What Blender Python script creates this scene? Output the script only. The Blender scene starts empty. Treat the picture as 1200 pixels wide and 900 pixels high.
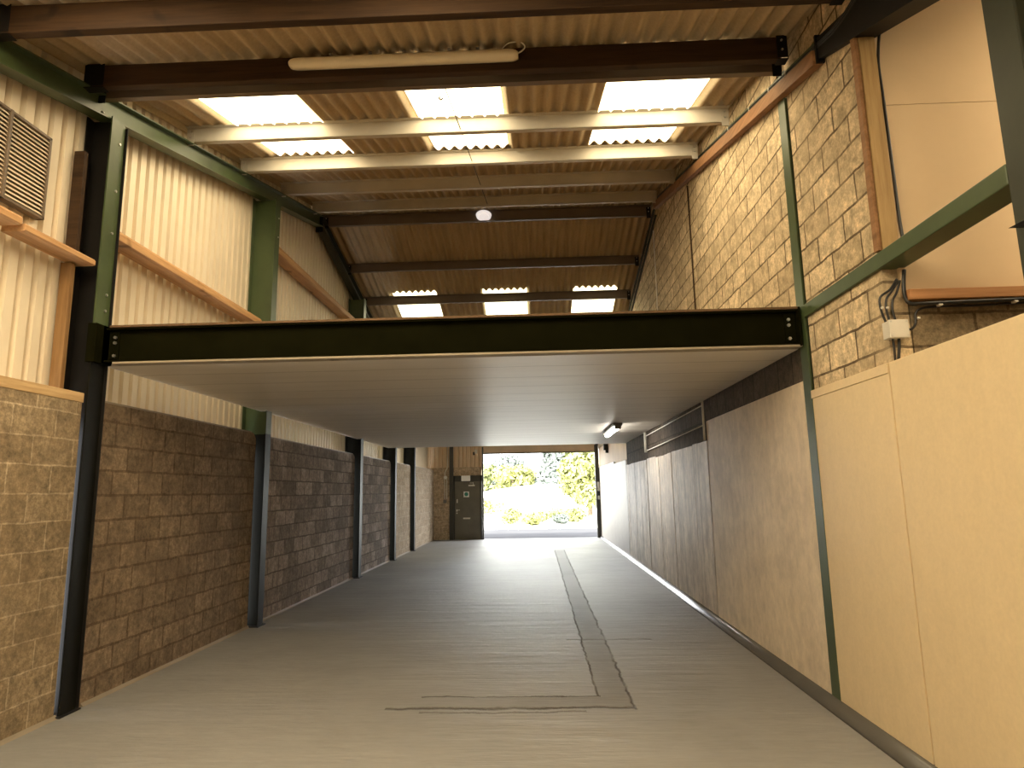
import bpy, bmesh, math, random
from mathutils import Vector, Matrix
random.seed(7)
C = bpy.context.scene.collection
sc = bpy.context.scene
PI = math.pi

# ------------------------------------------------------------------ materials
def nt(name):
    m = bpy.data.materials.new(name); m.use_nodes = True
    t = m.node_tree; b = t.nodes['Principled BSDF']
    return m, t, b
def N(t, kind, **kw):
    n = t.nodes.new(kind)
    for k, v in kw.items():
        if hasattr(n, k) and k not in n.inputs: setattr(n, k, v)
        else: n.inputs[k].default_value = v
    return n
def mixc(t, fac, a, b, blend='MIX'):
    n = t.nodes.new('ShaderNodeMix'); n.data_type = 'RGBA'; n.blend_type = blend
    for s, v in ((n.inputs[0], fac), (n.inputs[6], a), (n.inputs[7], b)):
        if hasattr(v, 'is_output'): t.links.new(v, s)
        elif isinstance(v, (int, float)): s.default_value = v
        else: s.default_value = (*v, 1)
    return n.outputs[2]
def math_(t, op, a, b=0.0, c=0.0):
    n = t.nodes.new('ShaderNodeMath'); n.operation = op
    for s, v in zip(n.inputs, (a, b, c)):
        if hasattr(v, 'is_output'): t.links.new(v, s)
        else: s.default_value = v
    return n.outputs[0]
def objvec(t, scale=(1, 1, 1)):
    tc = t.nodes.new('ShaderNodeTexCoord'); mp = t.nodes.new('ShaderNodeMapping')
    mp.inputs['Scale'].default_value = scale
    t.links.new(tc.outputs['Object'], mp.inputs['Vector'])
    return mp.outputs[0]
def noise(t, vec, scale, detail=4, rough=.6):
    n = t.nodes.new('ShaderNodeTexNoise'); n.inputs['Scale'].default_value = scale
    n.inputs['Detail'].default_value = detail; n.inputs['Roughness'].default_value = rough
    t.links.new(vec, n.inputs['Vector']); return n.outputs[0]
def ramp(t, fac, stops):
    n = t.nodes.new('ShaderNodeValToRGB'); e = n.color_ramp.elements
    while len(e) < len(stops): e.new(.5)
    for q, (p, c) in zip(e, stops):
        q.position = p; q.color = (*c, 1) if not isinstance(c, (int, float)) else (c, c, c, 1)
    t.links.new(fac, n.inputs[0]); return n.outputs[0]
def bump(t, b, h, strength=.3, dist=.01):
    n = t.nodes.new('ShaderNodeBump'); n.inputs['Strength'].default_value = strength
    n.inputs['Distance'].default_value = dist
    t.links.new(h, n.inputs['Height']); t.links.new(n.outputs[0], b.inputs['Normal'])

def plain(name, col, rough=.5, metal=0.0, var=.15, vs=6, bmp=.05, vscale=(1, 1, 1), spec=None):
    m, t, b = nt(name)
    v = objvec(t, vscale); n = noise(t, v, vs, 5)
    lo = tuple(x*(1-var) for x in col); hi = tuple(min(1, x*(1+var)) for x in col)
    t.links.new(ramp(t, n, [(.3, lo), (.7, hi)]), b.inputs['Base Color'])
    b.inputs['Roughness'].default_value = rough; b.inputs['Metallic'].default_value = metal
    if spec is not None: b.inputs['Specular IOR Level'].default_value = spec
    if bmp: bump(t, b, noise(t, v, vs*6, 3), bmp, .01)
    return m

def blocks(name, c1, c2, mort, axis='y', stain=(.1, .08, .06), st=.4, msize=.010, bw=.45, bh=.225, zoff=0.0, bmp=.6, smooth=.1, proud=False, rough=.9):
    """concrete blockwork; rows run along `axis`, up is Z"""
    m, t, b = nt(name)
    tc = t.nodes.new('ShaderNodeTexCoord'); sp = t.nodes.new('ShaderNodeSeparateXYZ'); cb = t.nodes.new('ShaderNodeCombineXYZ')
    t.links.new(tc.outputs['Object'], sp.inputs[0])
    v0 = tc.outputs['Object']
    # wobble the joints a little
    w = noise(t, v0, 5, 2)
    wob = math_(t, 'MULTIPLY', math_(t, 'SUBTRACT', w, .5), .028)
    t.links.new(math_(t, 'ADD', sp.outputs[1 if axis == 'y' else 0], wob), cb.inputs[0])
    t.links.new(math_(t, 'ADD', math_(t, 'ADD', sp.outputs[2], zoff), wob), cb.inputs[1])
    br = t.nodes.new('ShaderNodeTexBrick')
    t.links.new(cb.outputs[0], br.inputs['Vector'])
    br.inputs['Color1'].default_value = (*c1, 1); br.inputs['Color2'].default_value = (*c2, 1); br.inputs['Mortar'].default_value = (*mort, 1)
    br.inputs['Scale'].default_value = 1; br.inputs['Mortar Size'].default_value = msize; br.inputs['Mortar Smooth'].default_value = smooth
    br.inputs['Brick Width'].default_value = bw; br.inputs['Row Height'].default_value = bh
    grain = noise(t, v0, 60, 4, .7); cloud = noise(t, v0, 2.2, 5, .65); blot = noise(t, v0, 9, 4, .6)
    mid = noise(t, v0, 24, 4, .7)
    col = mixc(t, .6, br.outputs[0], ramp(t, grain, [(.3, .45), (.7, 1.1)]), 'MULTIPLY')
    col = mixc(t, .7, col, ramp(t, mid, [(.32, .45), (.68, 1.3)]), 'MULTIPLY')
    col = mixc(t, .6, col, ramp(t, blot, [(.35, .5), (.65, 1.25)]), 'MULTIPLY')
    f = math_(t, 'MULTIPLY', ramp(t, cloud, [(.45, 0.0), (.75, 1.0)]), st)
    col = mixc(t, f, col, stain)
    t.links.new(col, b.inputs['Base Color'])
    b.inputs['Roughness'].default_value = rough; b.inputs['Specular IOR Level'].default_value = .25
    jf = br.outputs[1] if proud else math_(t, 'SUBTRACT', 1.0, br.outputs[1])
    h = math_(t, 'ADD', math_(t, 'MULTIPLY', jf, 1.0), math_(t, 'MULTIPLY', grain, .5))
    h = math_(t, 'ADD', h, math_(t, 'MULTIPLY', blot, .5))
    h = math_(t, 'ADD', h, math_(t, 'MULTIPLY', mid, .7))
    bump(t, b, h, bmp, .008)
    return m

def timber(name, col, dark, axis='x', rough=.7):
    m, t, b = nt(name)
    s = {'x': (.6, 9, 9), 'y': (9, .6, 9), 'z': (9, 9, .6)}[axis]
    v = objvec(t, s); n = noise(t, v, 3, 6, .65); k = noise(t, objvec(t), 2.5, 2)
    c = ramp(t, n, [(.3, dark), (.62, col)])
    c = mixc(t, ramp(t, k, [(.68, 0.0), (.74, .8)]), c, tuple(x*.4 for x in dark))
    t.links.new(c, b.inputs['Base Color']); b.inputs['Roughness'].default_value = rough
    b.inputs['Specular IOR Level'].default_value = .3
    bump(t, b, n, .2, .004)
    return m

def concrete(name, col, streak, amt=.5, rough=.75, blot=1.2, streaky=1.0):
    """cast wall: vertical streaks, blotches"""
    m, t, b = nt(name)
    v = objvec(t, (1, 5, .3)); a = noise(t, v, 1.6, 6, .65); c = noise(t, objvec(t), blot, 7, .75); g = noise(t, objvec(t), 40, 3); k = noise(t, objvec(t, (1, 1, .6)), 9, 5, .7)
    col1 = mixc(t, math_(t, 'MULTIPLY', ramp(t, a, [(.42, 0.0), (.68, 1.0)]), amt*streaky), col, streak)
    col1 = mixc(t, math_(t, 'MULTIPLY', ramp(t, c, [(.45, 0.0), (.7, 1.0)]), amt), col1, streak)
    col1 = mixc(t, amt*.7, col1, ramp(t, k, [(.3, .55), (.7, 1.2)]), 'MULTIPLY')
    col1 = mixc(t, .12, col1, ramp(t, g, [(.3, .5), (.7, 1.0)]), 'MULTIPLY')
    t.links.new(col1, b.inputs['Base Color']); b.inputs['Roughness'].default_value = rough
    b.inputs['Specular IOR Level'].default_value = .35
    h = math_(t, 'ADD', math_(t, 'MULTIPLY', c, .8), math_(t, 'MULTIPLY', noise(t, objvec(t), 11, 4), .4))
    bump(t, b, h, .35, .012)
    return m

def skylight_mat(name, col, strength):
    m, t, b = nt(name)
    n = noise(t, objvec(t, (1.5, .5, 1)), 2.5, 4)
    c = ramp(t, n, [(.3, tuple(x*.85 for x in col)), (.7, col)])
    b.inputs['Base Color'].default_value = (.6, .52, .35, 1); b.inputs['Roughness'].default_value = .6
    t.links.new(c, b.inputs['Emission Color']); b.inputs['Emission Strength'].default_value = strength
    return m
M = {}
M['green'] = plain('green_paint', (.05, .074, .028), .42, 0, .2, 3, .04)
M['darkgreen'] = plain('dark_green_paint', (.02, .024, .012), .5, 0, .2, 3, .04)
M['black'] = plain('black_paint', (.008, .008, .006), .45, 0, .2, 4, .05, spec=.13)
M['beamblack'] = plain('matt_black_green_paint', (.0075, .0075, .0028), .8, 0, .2, 4, .03, spec=.0)
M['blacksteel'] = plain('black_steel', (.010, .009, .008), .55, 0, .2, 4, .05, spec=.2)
M['purlin'] = plain('grey_primer_steel', (.5, .47, .4), .5, 0, .12, 2, .02)
M['purlin_dark'] = plain('brown_primer_steel', (.13, .095, .065), .5, 0, .15, 2, .02)
M['timber_dark'] = timber('dark_timber', (0.05, 0.025, 0.009), (0.022, 0.01, 0.004), 'x')
M['timber_rail'] = timber('orange_timber_rail', (.54, .32, .15), (.36, .2, .085), 'y')
M['timber_band'] = timber('brown_timber_band', (.30, .155, .07), (.18, .09, .035), 'y')
M['chipboard'] = plain('brown_chipboard', (.13, .075, .035), .8, 0, .25, 30, .1)
M['timber_sole'] = timber('pale_timber', (.6, .42, .22), (.42, .27, .12), 'y')
M['edge_lath'] = timber('grey_lath', (.36, .31, .24), (.28, .24, .18), 'x')
M['timber_stud'] = timber('stud_timber', (.40, .27, .12), (.27, .165, .065), 'z')
M['stud_brown'] = timber('brown_stud_timber', (.26, .15, .06), (.17, .09, .035), 'z')
M['timber_x'] = timber('brown_rail_timber', (.45, .23, .1), (.3, .14, .05), 'x')
M['bolt'] = plain('galvanised_bolt', (.55, .55, .53), .35, .9, .1, 20, 0)
M['cable'] = plain('black_cable', (.012, .011, .01), .4, 0, .1, 20, 0)
M['whiteplastic'] = plain('white_plastic', (.62, .59, .52), .35, 0, .05, 6, 0)
M['white_lit'] = plain('white_diffuser', (.9, .88, .82), .3, 0, .03, 6, 0)
M['disc'] = skylight_mat('round_light_cover', (1.0, .93, .9), .45)
M['lamp_on'] = skylight_mat('lit_lamp_cover', (1.0, .93, .82), 24.0)
M['cream_diffuser'] = plain('cream_diffuser', (.8, .72, .55), .35, 0, .05, 6, 0)
M['greybox'] = plain('grey_plastic', (.2, .19, .17), .5, 0, .1, 10, 0)
M['conduit'] = plain('white_conduit', (.72, .68, .6), .4, 0, .08, 6, 0)
M['doorpaint'] = plain('olive_grey_door_paint', (.125, .112, .08), .45, 0, .12, 3, .03)
M['doorframe'] = plain('dark_door_frame', (.04, .038, .03), .45, 0, .12, 3, .03)
M['chrome'] = plain('satin_metal', (.7, .68, .62), .3, .9, .05, 10, 0)
M['signwhite'] = plain('sign_white', (.8, .8, .76), .4, 0, .02, 5, 0)
M['signgreen'] = plain('sign_green', (.03, .22, .15), .4, 0, .05, 5, 0)
M['clad'] = plain('cream_sheet_paint', (.72, .64, .50), .55, 0, .1, 1.2, .03, (1, 1, .5))
M['clad_tan'] = plain('tan_sheet_paint', (.70, .54, .36), .6, 0, .12, 1.2, .03, (1, 1, .5))
M['plaster'] = plain('cream_plaster', (.58, .44, .275), .85, 0, .05, 1.5, .06)
M['cream_concrete'] = concrete('cream_painted_concrete', (.74, .60, .38), (.62, .49, .30), .14, .55, .6)
M['bare_concrete'] = concrete('bare_concrete', (.82, .70, .53), (.52, .43, .32), .55, .6, 1.3, streaky=.35)
M['board_concrete'] = concrete('streaked_concrete', (.84, .73, .58), (.40, .33, .25), .8, .55, 1.3, streaky=.9)
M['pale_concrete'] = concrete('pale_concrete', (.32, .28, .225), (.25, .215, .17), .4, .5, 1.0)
M['blk_sand'] = blocks('sandy_blocks', (.44, .34, .215), (.33, .25, .155), (.58, .46, .31), 'y', (.19, .135, .08), .6, .007, bmp=.6, proud=True)
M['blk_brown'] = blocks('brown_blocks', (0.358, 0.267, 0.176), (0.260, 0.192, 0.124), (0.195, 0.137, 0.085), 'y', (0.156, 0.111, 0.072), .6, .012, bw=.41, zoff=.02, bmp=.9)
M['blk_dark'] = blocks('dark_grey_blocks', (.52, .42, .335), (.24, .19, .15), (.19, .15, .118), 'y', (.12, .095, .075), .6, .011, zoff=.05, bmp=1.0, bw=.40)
M['blk_far'] = blocks('tan_blocks', (0.517, 0.414, 0.299), (0.437, 0.339, 0.236), (0.575, 0.483, 0.356), 'y', (0.345, 0.253, 0.161), .4, .009, zoff=.05)
M['blk_end'] = blocks('tan_end_blocks', (.74, .58, .40), (.60, .46, .31), (.75, .62, .44), 'x', (.42, .31, .2), .4, .009)
M['blk_right'] = blocks('sandy_large_blocks', (.86, .69, .45), (.58, .455, .285), (.17, .12, .07), 'y', (.42, .33, .21), .75, .010, zoff=.05, bmp=.9)
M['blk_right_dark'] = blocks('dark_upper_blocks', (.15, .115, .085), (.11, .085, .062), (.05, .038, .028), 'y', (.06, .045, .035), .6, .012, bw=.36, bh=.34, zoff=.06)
M['blk_return'] = blocks('return_blocks', (.37, .29, .18), (.30, .23, .14), (.17, .125, .075), 'x', (.15, .1, .055), .6, .010, zoff=.05)

def roof_mat(name, c1, c2):
    m, t, b = nt(name)
    a = noise(t, objvec(t, (3, .4, 1)), 2.0, 5, .65); g = noise(t, objvec(t), 30, 3)
    c = ramp(t, a, [(.3, c1), (.7, c2)])
    c = mixc(t, .3, c, ramp(t, g, [(.3, .55), (.7, 1.0)]), 'MULTIPLY')
    t.links.new(c, b.inputs['Base Color']); b.inputs['Roughness'].default_value = .95
    b.inputs['Specular IOR Level'].default_value = .1
    bump(t, b, g, .2, .005)
    return m
M['sheet'] = roof_mat('fibre_cement_sheet', (.44, .355, .235), (.57, .465, .31))

SKY_COL = (1.0, .83, .54)
M['skylight'] = skylight_mat('translucent_roof_sheet', SKY_COL, 5.0)
M['fill_sheet'] = skylight_mat('added_fill_roof_sheet', (1.0, .81, .53), 9.0)  # glowing sheets added out of view to light the near area
M['skylight_far'] = skylight_mat('translucent_roof_sheet_far', (1.0, .93, .62), 2.8)

M['back_fill'] = skylight_mat('added_wall_fill_panel', (1.0, .81, .52), .5)

def floor_mat():
    m, t, b = nt('painted_concrete_floor')
    tc = t.nodes.new('ShaderNodeTexCoord'); sp = t.nodes.new('ShaderNodeSeparateXYZ'); t.links.new(tc.outputs['Object'], sp.inputs[0])
    o = tc.outputs['Object']
    wx = math_(t, 'MULTIPLY', math_(t, 'SUBTRACT', noise(t, o, 3.0, 5, .7), .5), .10)
    wy = math_(t, 'MULTIPLY', math_(t, 'SUBTRACT', noise(t, objvec(t, (1.3, 1, 1)), 2.2, 5, .7), .5), .16)
    X = math_(t, 'ADD', sp.outputs[0], wx); Y = math_(t, 'ADD', sp.outputs[1], wy)
    def line(coord, at, w):   # 1 on the line, 0 off it
        d = math_(t, 'ABSOLUTE', math_(t, 'SUBTRACT', coord, at))
        return math_(t, 'SUBTRACT', 1.0, math_(t, 'SMOOTH_MIN', math_(t, 'DIVIDE', d, w), 1.0, .1))
    def inside(coord, lo, hi):
        return math_(t, 'MULTIPLY', math_(t, 'GREATER_THAN', coord, lo), math_(t, 'LESS_THAN', coord, hi))
    rx, ry = sp.outputs[0], sp.outputs[1]
    brk = noise(t, objvec(t, (1, 1, 1)), 1.7, 3)
    bk = ramp(t, brk, [(.33, .25), (.55, 1.0)])
    cr = math_(t, 'MULTIPLY', line(X, .47, .016), inside(ry, 5.98, 20.0))
    cr2 = math_(t, 'MULTIPLY', line(X, .75, .018), inside(ry, 5.62, 20.0))
    cr3 = math_(t, 'MULTIPLY', line(Y, 5.97, .022), inside(rx, -1.05, .50))
    cr4 = math_(t, 'MULTIPLY', line(Y, 5.66, .045), inside(rx, -1.3, .76))
    cr5 = math_(t, 'MULTIPLY', line(Y, 5.56, .03), inside(rx, -1.0, .35))
    cr6 = math_(t, 'MULTIPLY', line(Y, 8.1, .05), inside(rx, .3, 1.3))
    k = math_(t, 'MAXIMUM', math_(t, 'MAXIMUM', math_(t, 'MAXIMUM', cr, cr2), math_(t, 'MAXIMUM', cr3, cr4)), math_(t, 'MAXIMUM', math_(t, 'MULTIPLY', cr5, .6), math_(t, 'MULTIPLY', cr6, .5)))
    k = math_(t, 'MULTIPLY', k, bk)
    strip = math_(t, 'MAXIMUM', math_(t, 'MULTIPLY', inside(X, .47, .75), inside(ry, 5.65, 20)), math_(t, 'MULTIPLY', inside(Y, 5.66, 5.97), math_(t, 'MULTIPLY', inside(rx, -1.3, .75), ramp(t, math_(t, 'MULTIPLY', math_(t, 'ADD', rx, 1.35), .6), [(.0, .0), (.9, 1.0)]))))
    # trowel ripples across the slab
    rip = noise(t, objvec(t, (.35, 2.6, 1)), 1.8, 6, .62)
    fine = noise(t, objvec(t, (.8, 4, 1)), 6, 4, .6)
    cl = noise(t, o, .6, 5, .6)
    c = ramp(t, cl, [(.3, (.25, .246, .24)), (.7, (.315, .31, .302))])
    c = mixc(t, .35, c, ramp(t, fine, [(.3, .7), (.7, 1.0)]), 'MULTIPLY')
    c = mixc(t, math_(t, 'MULTIPLY', strip, .3), c, (.12, .11, .10))
    c = mixc(t, math_(t, 'MULTIPLY', k, .85), c, (.05, .04, .03))
    t.links.new(c, b.inputs['Base Color'])
    r = math_(t, 'ADD', math_(t, 'MULTIPLY', rip, .14), .33)
    r = math_(t, 'ADD', r, math_(t, 'MULTIPLY', strip, .10))
    r = math_(t, 'ADD', r, math_(t, 'MULTIPLY', k, .3))
    t.links.new(r, b.inputs['Roughness'])
    b.inputs['Specular IOR Level'].default_value = .007
    h = math_(t, 'ADD', math_(t, 'MULTIPLY', rip, 1.0), math_(t, 'MULTIPLY', fine, .25))
    h = math_(t, 'SUBTRACT', h, math_(t, 'MULTIPLY', k, .6))
    bump(t, b, h, .6, .03)
    b.inputs['Metallic'].default_value = .0
    b.inputs['Anisotropic'].default_value = 1.0      # floated finish: brushed across the shed
    tg = t.nodes.new('ShaderNodeTangent'); tg.direction_type = 'UV_MAP'; tg.uv_map = 'UVMap'
    t.links.new(tg.outputs[0], b.inputs['Tangent']); b.inputs['Anisotropic Rotation'].default_value = .25
    return m
M['floor'] = floor_mat()

def soffit_mat():
    m, t, b = nt('painted_soffit')
    tc = t.nodes.new('ShaderNodeTexCoord'); sp = t.nodes.new('ShaderNodeSeparateXYZ'); t.links.new(tc.outputs['Object'], sp.inputs[0])
    wob = math_(t, 'MULTIPLY', math_(t, 'SUBTRACT', noise(t, tc.outputs['Object'], 1.3, 4), .5), .10)
    f = math_(t, 'FRACT', math_(t, 'DIVIDE', math_(t, 'ADD', math_(t, 'SUBTRACT', sp.outputs[1], 5.9), wob), .6))
    d = math_(t, 'ABSOLUTE', math_(t, 'SUBTRACT', f, .5))
    ln = ramp(t, d, [(0.0, 1.0), (.035, 0.0)])
    rip = noise(t, objvec(t, (.5, 3, 1)), 1.6, 5, .6)
    c = ramp(t, rip, [(.3, (.70, .655, .59)), (.7, (.78, .735, .665))])
    c = mixc(t, math_(t, 'MULTIPLY', ln, .6), c, (.3, .26, .22))
    t.links.new(c, b.inputs['Base Color'])
    b.inputs['Roughness'].default_value = .42; b.inputs['Specular IOR Level'].default_value = .45
    bump(t, b, math_(t, 'SUBTRACT', math_(t, 'MULTIPLY', rip, .8), math_(t, 'MULTIPLY', ln, .5)), .2, .015)
    return m
M['soffit'] = soffit_mat()
M['baseboard'] = plain('grey_cove_paint', (.105, .10, .092), .25, 0, .08, 2, .03)
M['baseboard_l'] = plain('pale_cove', (.27, .225, .165), .5, 0, .15, 2, .03)
M['yard'] = plain('yard_tarmac', (.06, .06, .063), .9, 0, .08, 1, .05, spec=.0)
M['gravel'] = plain('pale_gravel', (.80, .78, .72), .9, 0, .08, .4, .1)
M['leaf'] = plain('bright_foliage', (.17, .19, .065), .7, 0, .5, 1.5, 0)
M['leaf2'] = plain('mid_foliage', (.15, .17, .08), .7, 0, .35, 1.0, 0)
M['leaf3'] = plain('grey_green_foliage', (.11, .13, .11), .7, 0, .3, 1.0, 0)
M['leaf4'] = plain('yellow_green_foliage', (.20, .21, .06), .7, 0, .35, 2, 0)
M['bark'] = plain('bark', (.2, .15, .1), .9, 0, .3, 8, .2)

# ------------------------------------------------------------------ mesh helpers
def box(bm, x0, x1, y0, y1, z0, z1):
    v = [bm.verts.new((x, y, z)) for z in (z0, z1) for (x, y) in ((x0, y0), (x1, y0), (x1, y1), (x0, y1))]
    for f in ((3, 2, 1, 0), (4, 5, 6, 7), (0, 1, 5, 4), (1, 2, 6, 5), (2, 3, 7, 6), (3, 0, 4, 7)):
        bm.faces.new([v[i] for i in f])
def prism(bm, pts, axis, a, b):
    """closed 2D outline extruded along an axis between a and b. outline coords: x->(y,z), y->(x,z), z->(x,y)"""
    def P(p, s): return {'x': (s, p[0], p[1]), 'y': (p[0], s, p[1]), 'z': (p[0], p[1], s)}[axis]
    A = [bm.verts.new(P(p, a)) for p in pts]; B = [bm.verts.new(P(p, b)) for p in pts]
    n = len(pts)
    bm.faces.new(A); bm.faces.new(B[::-1])
    for i in range(n): bm.faces.new((A[i], B[i], B[(i+1) % n], A[(i+1) % n]))
def sweep(bm, sec, fa, fb):
    """connect the same outline at two places (functions giving 3D points)"""
    A = [bm.verts.new(fa(p)) for p in sec]; B = [bm.verts.new(fb(p)) for p in sec]; n = len(sec)
    bm.faces.new(A); bm.faces.new(B[::-1])
    for i in range(n): bm.faces.new((A[i], B[i], B[(i+1) % n], A[(i+1) % n]))
def cyl(bm, p, axis, r, h, n=16, r2=None):
    r2 = r if r2 is None else r2
    d = {'x': Vector((1, 0, 0)), 'y': Vector((0, 1, 0)), 'z': Vector((0, 0, 1))}[axis] if isinstance(axis, str) else Vector(axis).normalized()
    u = d.orthogonal().normalized(); w = d.cross(u); p = Vector(p)
    A = [bm.verts.new(p + (u*math.cos(2*PI*i/n)+w*math.sin(2*PI*i/n))*r) for i in range(n)]
    B = [bm.verts.new(p + d*h + (u*math.cos(2*PI*i/n)+w*math.sin(2*PI*i/n))*r2) for i in range(n)]
    bm.faces.new(A[::-1]); bm.faces.new(B)
    for i in range(n): bm.faces.new((A[i], A[(i+1) % n], B[(i+1) % n], B[i]))
def smooth_path(pts, k=5):
    P = [Vector(p) for p in pts]
    if len(P) < 3: return P
    out = []
    for i in range(len(P)-1):
        p0, p1, p2, p3 = P[max(i-1, 0)], P[i], P[i+1], P[min(i+2, len(P)-1)]
        for j in range(k):
            s = j/k
            out.append(.5*((2*p1)+(p2-p0)*s+(2*p0-5*p1+4*p2-p3)*s*s+(3*p1-p0-3*p2+p3)*s**3))
    out.append(P[-1]); return out
def tube(bm, pts, r, n=8, smooth=True):
    P = smooth_path(pts) if smooth else [Vector(p) for p in pts]
    rings = []; u = None
    for i, p in enumerate(P):
        d = (P[min(i+1, len(P)-1)]-P[max(i-1, 0)]).normalized()
        if u is None: u = d.orthogonal().normalized()
        u = (u - d*u.dot(d)).normalized(); w = d.cross(u)
        rings.append([bm.verts.new(p+(u*math.cos(2*PI*k/n)+w*math.sin(2*PI*k/n))*r) for k in range(n)])
    for a, b in zip(rings, rings[1:]):
        for k in range(n): bm.faces.new((a[k], a[(k+1) % n], b[(k+1) % n], b[k]))
    bm.faces.new(rings[0][::-1]); bm.faces.new(rings[-1])
def build(name, bm, mat, parent=None, bevel=0.0, smooth=False, origin=None):
    bmesh.ops.recalc_face_normals(bm, faces=bm.faces)
    me = bpy.data.meshes.new(name)
    if origin is not None: bmesh.ops.translate(bm, verts=bm.verts, vec=-Vector(origin))
    bm.to_mesh(me); bm.free()
    o = bpy.data.objects.new(name, me); C.objects.link(o)
    if mat is not None: me.materials.append(mat)
    if smooth:
        for p in me.polygons: p.use_smooth = True
    if origin is not None: o.location = origin
    if parent is not None: o.parent = parent
    if bevel:
        md = o.modifiers.new('bevel', 'BEVEL'); md.width = bevel; md.segments = 2; md.limit_method = 'ANGLE'
    return o
def tag(o, label, cat, group=None):
    o['label'] = label; o['category'] = cat
    if group: o['group'] = group
    return o
def struct(name, bm, mat, bevel=0, label=None, cat=None, smooth=False):
    o = build(name, bm, mat, None, bevel, smooth); o['kind'] = 'structure'
    if label: o['label'] = label; o['category'] = cat
    return o
def empty(name, label, cat, group=None):
    o = bpy.data.objects.new(name, None); C.objects.link(o); o.empty_display_size = .1
    return tag(o, label, cat, group)
def NB(): return bmesh.new()
def boxes(*bs):
    bm = NB()
    for b in bs: box(bm, *b)
    return bm

# ------------------------------------------------------------------ dimensions
XL, XR = -3.95, 2.34          # wall faces
YB, YE = -4.0, 24.9           # back and far end of the shed
XS = 8.0                      # far side of the bay that opens off to the right
YR = 4.29                     # where the right block wall ends
RIDGE = 11.55
def Zs(y):                    # underside of the roof sheets
    return 6.06+.245*(y-6.9) if y <= RIDGE else 7.2-.25*(y-RIDGE)

# ------------------------------------------------------------------ floor, ground
bm = boxes((-4.3, XS, YB, YE+.15, -.15, 0))
fl = struct('floor', bm, M['floor'], label='grey painted concrete floor with cracked patched trench', cat='floor')

uvl = fl.data.uv_layers.new(name='UVMap')
for lp in fl.data.loops:
    p = fl.data.vertices[lp.vertex_index].co; uvl.data[lp.index].uv = (p.y, p.x)
# ------------------------------------------------------------------ roof
PITCH, AMP = .146, .029
def wave_xs(x0, x1, n=8):
    k0 = math.ceil((x0)/(PITCH/n)); k1 = math.floor(x1/(PITCH/n))
    return [k*PITCH/n for k in range(k0, k1+1)]
def wave(x): return AMP*(1+math.cos(2*PI*x/PITCH))
def wavy(bm, x0, x1, ys, holes=(), th=.007, dz=0.0, slope_fn=Zs):
    xs = wave_xs(x0, x1); g = {}; 
    for j, y in enumerate(ys):
        for i, x in enumerate(xs):
            g[i, j, 0] = None
    def V(i, j, s):
        k = (i, j, s)
        if g.get(k) is None:
            g[k] = bm.verts.new((xs[i], ys[j], slope_fn(ys[j])+wave(xs[i])+dz+(th if s else 0)))
        return g[k]
    def hole(i, j):
        xm, ym = (xs[i]+xs[i+1])/2, (ys[j]+ys[j+1])/2
        return any(a < xm < b and c < ym < d for a, b, c, d in holes)
    for j in range(len(ys)-1):
        for i in range(len(xs)-1):
            if hole(i, j): continue
            bm.faces.new((V(i, j, 0), V(i+1, j, 0), V(i+1, j+1, 0), V(i, j+1, 0)))
            bm.faces.new((V(i, j, 1), V(i, j+1, 1), V(i+1, j+1, 1), V(i+1, j, 1)))
near_holes = [(-3.5, -2.42, 5.42, 8.15), (-1.29, -.29, 5.42, 8.15), (.81, 1.88, 5.42, 8.15),
              (-3.5, -2.42, 1.0, 3.65), (-1.29, -.29, 1.0, 3.65), (.81, 1.88, -1.6, 1.0), (4.0, 5.6, 2.2, 3.7)]
far_holes = [(-3.31, -2.28, 14.74, 18.0), (-1.19, -.15, 14.74, 18.0), (.95, 1.97, 14.74, 18.0)]
bm = NB(); wavy(bm, -4.3, XS, [YB, -1.6, 1.0, 2.2, 3.65, 3.7, 5.42, 8.15, RIDGE-.03], near_holes)
struct('ceiling', bm, M['sheet'], label='corrugated brown roof sheets on the near slope', cat='roof', smooth=True)
bm = NB(); wavy(bm, -4.3, 2.6, [RIDGE+.03, 14.74, 18.0, YE+.3], far_holes)
struct('ceiling.001', bm, M['sheet'], label='corrugated brown roof sheets on the far slope', cat='roof', smooth=True)
bm = NB()
sweep(bm, [(-.3, -.035), (0, .045), (.3, -.035), (.3, -.02), (0, .06), (-.3, -.02)], lambda p: (-4.3, RIDGE+p[0], 7.23+p[1]+.03), lambda p: (XS if False else 2.6, RIDGE+p[0], 7.23+p[1]+.03))
struct('trim_1', bm, M['sheet'])
wn = 0
names = ['left of three bright near-slope skylights', 'middle near-slope skylight with the tie rod across', 'right of three bright near-slope skylights']
fn = ['left of three small far-slope skylights', 'middle of three small far-slope skylights', 'right of three small far-slope skylights']
for k, (a, b, c, d) in enumerate(near_holes+far_holes):
    bm = NB(); wavy(bm, a-.012, b+.012, [c-.06, (c+d)/2, d+.02], (), .004, -.006)
    wn += 1
    o = struct('window_%d' % wn, bm, M['skylight'] if k < 3 else M['fill_sheet'] if k < 7 else M['skylight_far'], smooth=True)
    if k < 3: o['label'] = names[k]; o['category'] = 'skylight'
    elif k >= 7: o['label'] = fn[k-7]; o['category'] = 'skylight'
    else: o['label'] = 'added glowing roof sheet overhead, out of view'; o['category'] = 'skylight'

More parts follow.
